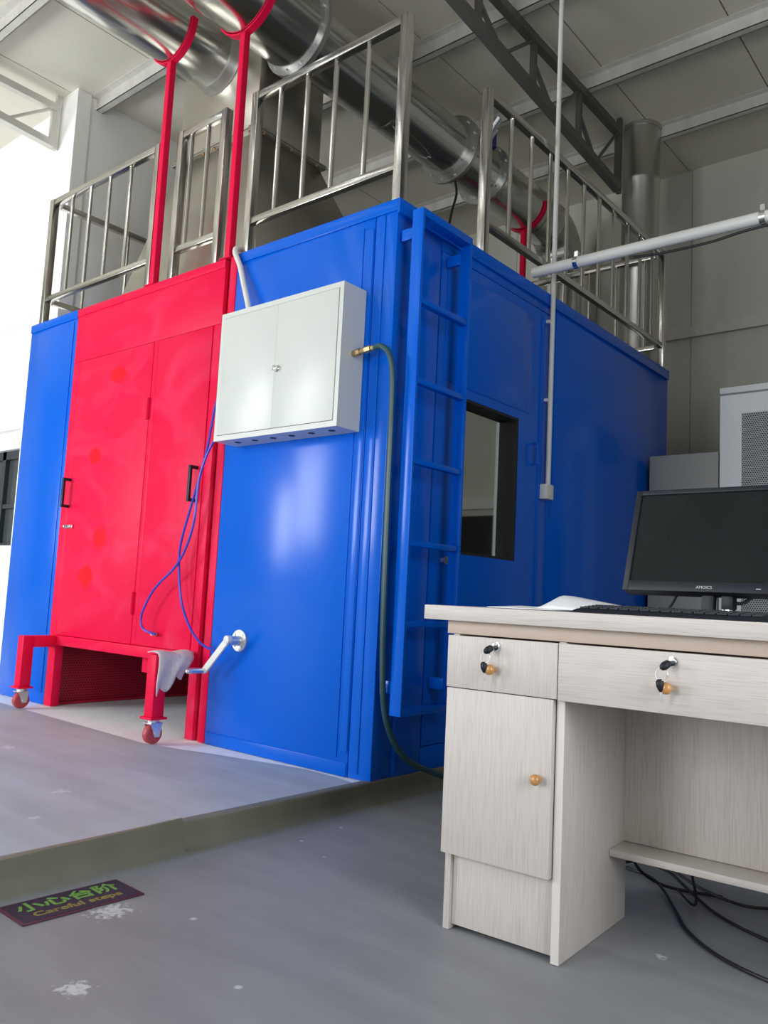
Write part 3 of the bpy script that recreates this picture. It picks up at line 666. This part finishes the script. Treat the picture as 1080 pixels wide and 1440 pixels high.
# small actuator on the main duct and loose cords
ac = B().cyl((D2X+.11, 1.95, D2Z+.12), (D2X+.19, 1.95, D2Z+.20), .045, n=18).build('damper_actuator', 'zinc', d2)
B().cyl((D2X+.19, 1.95, D2Z+.20), (D2X+.235, 1.95, D2Z+.245), .028, n=14).build('cap', 'zinc', ac)
B().cyl((D2X+.13, 2.05, D2Z+.115), (D2X+.13, 2.05, D2Z+.26), .022, n=12).build('motor', 'purple', ac)
tag(B().tube([(D2X+.04, 1.76, D2Z-.22), (D2X+.06, 1.75, D2Z-.32), (D2X+.05, 1.72, D2Z-.45), (D2X+.04, 1.7, D2Z-.60)], .008, 8).build('cord', 'rubber_cable'), 'short black cord hanging under the main duct flange', 'cord')
tag(B().tube([(D2X+.05, 1.1, D2Z-.173), (D2X+.09, 1.16, D2Z-.24), (D2X+.07, 1.3, D2Z-.25), (D2X+.05, 1.42, D2Z-.22), (D2X+.04, 1.46, D2Z-.19), (D2X+.03, 1.5, D2Z-.174)], .004, 6).build('wire', 'galv_dull'), 'thin looped wire hanging below the middle of the main duct', 'wire')
# vertical flue beside the back wall
vf = thing('vertical_flue', 'vertical galvanised flue rising behind the cabin to the ceiling', 'duct', (-.27, 2.96, 0))
B().lathe((-.27, 2.96, .002), (0, 0, 1), [(0, .128), (1.6, .128), (1.61, .133), (1.64, .133), (1.65, .128), (3.1, .128), (3.11, .133), (3.13, .133), (3.14, .128), (3.72, .128), (3.73, .133), (3.75, .133), (3.76, .128), (ZC-.004, .128)], 36).build('pipe', 'galv_dull', vf, sharp=30)
B().lathe((-.27, 2.96, ZC-.03), (0, 0, 1), [(0, .130), (0, .134), (.028, .134), (.028, .130)], 36).build('ceiling_collar', 'galv_dull', vf)

# ------------------------------------------------------------------ trusses
def truss(label, x, y1, zt_, zb0, slope, ys, tm='truss'):
    t = thing('roof_truss', label, 'truss', (x, y1-2, zt_))
    zb = lambda y: zb0+slope*(y-y1)
    B().bar((x, FRONT_Y+.02, zt_), (x, y1, zt_), .05, .05).build('top_chord', tm, t)
    B().bar((x, FRONT_Y+.02, zb(FRONT_Y)), (x, y1, zb(y1)), .055, .05).build('bottom_chord', tm, t)
    for a, c in zip(ys, ys[1:]):
        B().bar((x, a, zb(a)), (x, a, zt_), .03, .035, up=(0, 1, 0)).build('upright', tm, t)
        mdl = (a*.42+c*.58)
        B().cyl((x, a, zt_), (x, mdl, zb(mdl)), .011, n=8).build('web', tm, t)
        B().bar((x, mdl, zb(mdl)), (x, c, (zt_*.55+zb(c)*.45)), .02, .025).build('web', tm, t)
    bx('end_post', tm, t, x-.016, y1-.005, zb(y1)-.03, x+.016, y1+.022, ZC-.001)
    return t
truss('dark steel roof truss crossing above the long right railing', -.34, 2.74, 4.03, 3.625, -.08, [2.72-.58*k for k in range(8)])
truss('grey roof truss at upper left ending at the white column', -3.40, .262, 4.045, 3.775, -.06, [.25-.58*k for k in range(6)], 'purlin')

# ------------------------------------------------------------------ conduits on the cabin side
cn = thing('conduit', 'white upright conduit from the socket box on the cabin side to the ceiling', 'conduit', (.018, 1.2, 1.28))
B().cyl((.028, 1.205, 1.33), (.028, 1.205, ZC-.001), .0125, n=12).build('pipe', 'white_plastic', cn)
bx('socket_box', 'white_plastic', cn, .0045, 1.165, 1.262, .045, 1.235, 1.335, bevel=.004)
for z in (1.75, 2.15): B().box(.0045, 1.185, z, .02, 1.225, z+.014).build('pipe_clip', 'white_plastic', cn)
pp = thing('pvc_pipe', 'thick white pipe running level from the cabin roof edge to the right', 'pipe', (1.5, 1.06, 2.37))
B().cyl((-.005, 1.06, 2.368), (XR-.002, 1.06, 2.368), .026, n=20).build('pipe_body', 'white_plastic', pp)
for x in (.215, 1.045, 2.2):
    B().cyl((x, 1.06, 2.368), (x+.022, 1.06, 2.368), .029, n=20).box(x+.002, 1.05, 2.39, x+.02, 1.07, 2.42).build('clamp', 'chrome', pp)
tag(B().tube([(.5, 1.075, 2.334), (.65, 1.075, 2.322), (.85, 1.075, 2.322), (1.0, 1.07, 2.333), (1.3, 1.07, 2.334), (XR-.01, 1.07, 2.334)], .006, 8).build('thin_cable', 'rubber_cable'), 'thin dark cable slung under the thick white pipe', 'cable')

# ------------------------------------------------------------------ rack and cabinet
rk = thing('server_rack', 'tall light grey server rack with perforated door behind the monitor', 'rack', (.745, 2.85, 0))
KX0, KX1, KY0, KY1 = .447, .967, 2.45, 3.25
bx('body', 'rack', rk, KX0, KY0+.03, .03, KX1, KY1, 2.012, bevel=.004)
bx('top_cap', 'rack', rk, KX0-.003, KY0-.004, 2.015, KX1+.003, KY1, 2.052, bevel=.004)
bx('top_vent', 'cabinet', rk, KX0+.08, KY0+.02, 2.053, KX1-.05, KY1-.1, 2.06)
kd = B()
for c in ((KX0, .04, KX0+.12, 2.005), (KX1-.12, .04, KX1, 2.005), (KX0+.12, 1.89, KX1-.12, 2.005), (KX0+.12, .04, KX1-.12, .12)): kd.box(c[0], KY0, c[1], c[2], KY0+.028, c[3])
kdo = kd.build('door', 'rack', rk)
bx('perforated_panel', 'perf_grey', kdo, KX0+.12, KY0+.008, .12, KX1-.12, KY0+.012, 1.89)
for x in (KX0+.05, KX1-.05):
    for y in (KY0+.1, KY1-.1): B().cyl((x, y, 0.001), (x, y, .03), .025, n=12).build('foot', 'black_plastic', rk)
gc = thing('grey_cabinet', 'plain grey cabinet between the blue cabin and the server rack', 'cabinet', (.23, 2.7, 0))
bx('carcass', 'cabinet', gc, .03, 2.47, .002, .440, 2.93, 1.684, bevel=.003)
bx('front', 'cabinet', gc, .032, 2.452, .06, .438, 2.469, 1.68, bevel=.002)

# ------------------------------------------------------------------ desk (own axes: x along the front, y to the back)
dk = thing('desk', 'pale woodgrain office desk with drawers and a cupboard', 'desk', (.849, -.727, 0), rz=R(2.6))
def dbx(name, m, *c, parent=None, bevel=.001): return bx(name, m, parent or dk, *c, bevel=bevel, local=True)
PW, PD = .288, .372
dbx('side_panel', 'wood_v', 0, 0, 0.001, .016, PD, .669)
dbx('side_panel', 'wood_v', PW-.017, 0, 0.001, PW, PD, .669)
dbx('front_edge', 'wood_edge', PW-.018, -.003, 0.002, PW+.001, 0, .545)
dbx('plinth_panel', 'wood_v', .016, .010, .012, PW-.018, .025, .185)
dbx('bottom_board', 'wood_h', .016, .025, .17, PW-.017, PD, .185)
dbx('back_panel', 'wood_v', .016, PD-.012, .012, PW-.017, PD, .669)
dbx('modesty_panel', 'wood_v', PW, PD-.018, .185, 1.105, PD-.002, .669)
dbx('side_panel', 'wood_v', 1.105, 0, 0.001, 1.121, PD, .669)
dbx('footrest', 'wood_h', PW+.001, .262, .168, 1.105, PD+.0, .184)
dbx('top_rail', 'tan_edge', -.018, .0, .670, 1.13, .34, .7005)
dbx('desktop', 'wood_h', -.070, -.027, .701, 1.19, .43, .735, bevel=.0015)
door_ = dbx('cupboard_door', 'wood_v', -.002, -.018, .173, PW-.02, -.0005, .5455)
dw1 = dbx('drawer', 'wood_v', -.004, -.018, .5475, .2755, -.0005, .6665)
dw2 = dbx('drawer', 'wood_h', 0.2780, -.018, .5455, .905, -.0005, .6665)
dbx('drawer_box', 'wood_h', .29, .0, .56, .89, .33, .65, parent=dw2)
dbx('drawer', 'wood_v', .909, -.018, .5475, 1.13, -.0005, .6665)
def knob(p, x, z): B().lathe((x, -.018, z), (0, -1, 0), [(0, .007), (.007, .006), (.010, .009), (.014, .0118), (.02, .0122), (.025, .010), (.028, .005)], 18).build('knob', 'knob', p, local=True, sharp=60)
knob(door_, .240, .376); knob(dw1, .120, .597); knob(dw2, .515, .597)
def lock(p, x, z): B().lathe((x, -.018, z), (0, -1, 0), [(0, .0105), (.003, .0105), (.0035, .008), (.005, .0078)], 20).build('drawer_lock', 'chrome', p, local=True, sharp=40)
lock(dw1, .126, .648); lock(dw2, .522, .648)
cw = Matrix.Translation(Vector((.849, -.727, 0))) @ Matrix.Rotation(R(2.6), 4, 'Z')
def key_set(label, x, z, flip):
    base = cw @ Vector((x, -.024, z))
    k = thing('key_set', label, 'keys', base, 'keys in the desk drawers', rz=R(2.6))
    B().box(-.0012, -.012, -.003, .0012, .001, .003).build('key_blade', 'chrome', k, local=True)
    B().lathe((0, -.012, 0), (-.55, -.62, -.55), [(0, .004), (.004, .0075), (.014, .0085), (.021, .006), (.024, .002)], 12).build('key_bow', 'black_plastic', k, local=True, sharp=60)
    pts = [Vector((-.013, -.020, -.024))+Vector((.012*math.cos(t), .003*math.sin(t), .012*math.sin(t))) for t in [2*math.pi*i/16 for i in range(17)]]
    B().tube(pts, .0007, 6, smooth=False, caps=False).build('ring', 'galv_dull', k, local=True)
    B().lathe((-.017, -.021, -.034), (.12, 0, -1), [(0, .004), (.004, .0075), (.014, .0075), (.022, .004), (.025, .002)], 12).build('key_bow', 'black_plastic', k, local=True, sharp=60)
    B().box(-.0155, -.0215, -.076, -.0105, -.0203, -.058).build('key_blade', 'chrome', k, local=True)
key_set('keys hanging from the left small drawer lock', .126, .648, 0)
key_set('keys hanging from the wide middle drawer lock', .522, .648, 1)

# monitor
mo = thing('monitor', 'black flat monitor standing on the desk', 'monitor', (1.335, -.44, .736), rz=R(-1))
TL = Matrix.Translation((0, 0, .057)) @ Matrix.Rotation(R(-17), 4, 'X')
def tilt(b): b.v = [tuple(TL @ Vector(p)) for p in b.v]; return b
HW, HH = .1935, .262
tilt(B().box(-HW, 0, 0, HW, .035, HH).hexa([(-HW*.6, .035, .04), (HW*.6, .035, .04), (HW*.5, .06, .06), (-HW*.5, .06, .06)], [(-HW*.6, .035, HH-.04), (HW*.6, .035, HH-.04), (HW*.5, .06, HH-.06), (-HW*.5, .06, HH-.06)])).build('back_shell', 'black_plastic', mo, .003, local=True)
bz = B()
for c in ((-HW, 0, -HW+.014, HH), (HW-.014, 0, HW, HH), (-HW+.014, 0, HW-.014, .024), (-HW+.014, HH-.012, HW-.014, HH)): bz.box(c[0], -.007, c[1], c[2], 0, c[3])
bzo = tilt(bz).build('bezel', 'black_plastic', mo, .001, local=True)
tilt(B().box(-HW+.013, -.002, .023, HW-.013, .001, HH-.011)).build('screen', 'screen', mo, local=True)
text_mesh('bezel_print', 'AMOICS', .0098, 'logo', bzo, TL @ Matrix.Translation((0.002, -.0074, .0105)) @ Matrix.Rotation(R(90), 4, 'X'), .0003)
tilt(B().box(.115, -.0076, .009, .125, -.007, .011)).build('button_mark', 'logo', bzo, local=True)
B().hexa([(-.012, .012, .006), (.017, .012, .006), (.017, .034, .006), (-.012, .034, .006)], [(-.012, .03, .11), (.017, .03, .11), (.017, .05, .11), (-.012, .05, .11)]).build('neck', 'black_plastic', mo, .003, local=True)
B().lathe((0, .03, .0), (0, 0, 1), [(0, .088), (.004, .088), (.008, .07), (.010, .03)], 28).build('base', 'black_plastic', mo, local=True)
B().box(.034, .015, .022, .060, .045, .052).build('cable_plug', 'black_plastic', mo, .002, local=True)
B().box(.036, .019, .010, .058, .041, .022).build('plug_shell', 'chrome', mo, .001, local=True)
(B().tube([(1.388, -.41, .772), (1.41, -.40, .774), (1.43, -.39, .79), (1.45, -.38, .80), (1.47, -.375, .795), (1.49, -.34, .76), (1.5, -.31, .742)], .004, 8).build('video_cable', 'rubber_cable', mo))
(B().tube([(1.265, -.40, .80), (1.25, -.395, .775), (1.235, -.39, .755), (1.215, -.375, .742), (1.20, -.36, .740)], .0035, 8).build('power_lead', 'rubber_cable', mo))
# keyboard
kb = thing('keyboard', 'black keyboard lying along the front of the desk', 'keyboard', (1.345, -.655, .7355), rz=R(1.6))
B().hexa([(-.205, -.062, 0), (.205, -.062, 0), (.205, .062, 0), (-.205, .062, 0)], [(-.19, -.052, .008), (.19, -.052, .008), (.19, .054, .016), (-.19, .054, .016)]).build('case', 'black_plastic', kb, .002, local=True)
kproto = None
for rw in range(5):
    for cidx in range(17):
        x = -.176+.022*cidx; y = -.036+.0195*rw; z = .0095+.0015*rw
        if kproto is None:
            kproto = B().hexa([(-.0095, -.0085, 0), (.0095, -.0085, 0), (.0095, .0085, 0), (-.0095, .0085, 0)], [(-.0085, -.007, .0035), (.0085, -.007, .0035), (.0085, .0075, .0035), (-.0085, .0075, .0035)]).build('key', 'key_cap', kb, local=True); o = kproto
        else: o = kproto.copy(); COL.objects.link(o)
        o.location = (x, y, z)
# papers
def paper(label, cx, cy, rz, w, h, z, lift):
    N = 16; K = 8; vs = []; fs = []
    for i in range(N+1):
        for j in range(K+1):
            s_, t = i/N, j/K
            vs.append((-w/2+w*s_, -h/2+h*t, lift(s_, t)))
    for i in range(N):
        for j in range(K): a = i*(K+1)+j; fs.append((a, a+K+1, a+K+2, a+1))
    o = B().add(vs, fs).build('paper_sheet', 'paper', sharp=180); o.location = (cx, cy, z); o.rotation_euler.z = rz
    md = o.modifiers.new('thick', 'SOLIDIFY'); md.thickness = .0012
    tag(o, label, 'paper', 'papers on the desk')
paper('white paper lying flattest, nearest the left end of the desk', .975, -.56, R(6), .17, .2, .7375, lambda s_, t: .006*t*(1-s_*.4))
paper('white paper arched up at its left, tucked behind the keyboard', 1.085, -.475, R(3), .24, .17, .7390, lambda s_, t: .036*math.sin(min(1, t*1.5)*math.pi/2)*max(0, 1-max(0, s_-.1)*.95)*min(1, .15+s_*8.5))

# cables on the floor behind the desk
def fc(label, pts, rad=.0042): tag(B().tube(pts, rad, 8).build('floor_cable', 'rubber_cable'), label, 'cable', 'black cables on the floor under the desk')
fc('black floor cable sweeping forward to the lower right corner', [(.80, .10, .006), (.96, .02, .006), (1.05, -.02, .01), (1.12, -.10, .012), (1.20, -.22, .006), (1.27, -.33, .006), (1.37, -.42, .006), (1.50, -.47, .006), (1.7, -.5, .006)])
fc('black floor cable crossing the middle below the footrest', [(.82, .16, .006), (.98, .09, .012), (1.08, .04, .018), (1.17, -.05, .012), (1.28, -.16, .006), (1.42, -.24, .006), (1.62, -.28, .006)])
fc('black floor cable with the high arch beside the cupboard', [(.86, -.02, .006), (.95, .04, .012), (1.02, .08, .03), (1.10, .04, .022), (1.20, -.02, .012), (1.32, -.05, .008), (1.42, .02, .012), (1.50, .08, .02), (1.6, .12, .006)])
fc('black floor cable dropping from behind the footrest at left', [(1.09, -.29, .17), (1.08, -.22, .12), (1.07, -.14, .06), (1.09, -.08, .02), (1.14, -.06, .008), (1.25, -.02, .006)])
fc('black floor cable looping at the right edge of the picture', [(1.66, .16, .01), (1.54, .10, .03), (1.47, .04, .04), (1.43, -.02, .02), (1.45, -.12, .006), (1.50, -.22, .006), (1.6, -.34, .006)])
fc('short black cable hanging straight behind the footrest middle', [(1.25, -.28, .2), (1.252, -.26, .12), (1.25, -.22, .05), (1.22, -.16, .012), (1.16, -.10, .020)], .0035)
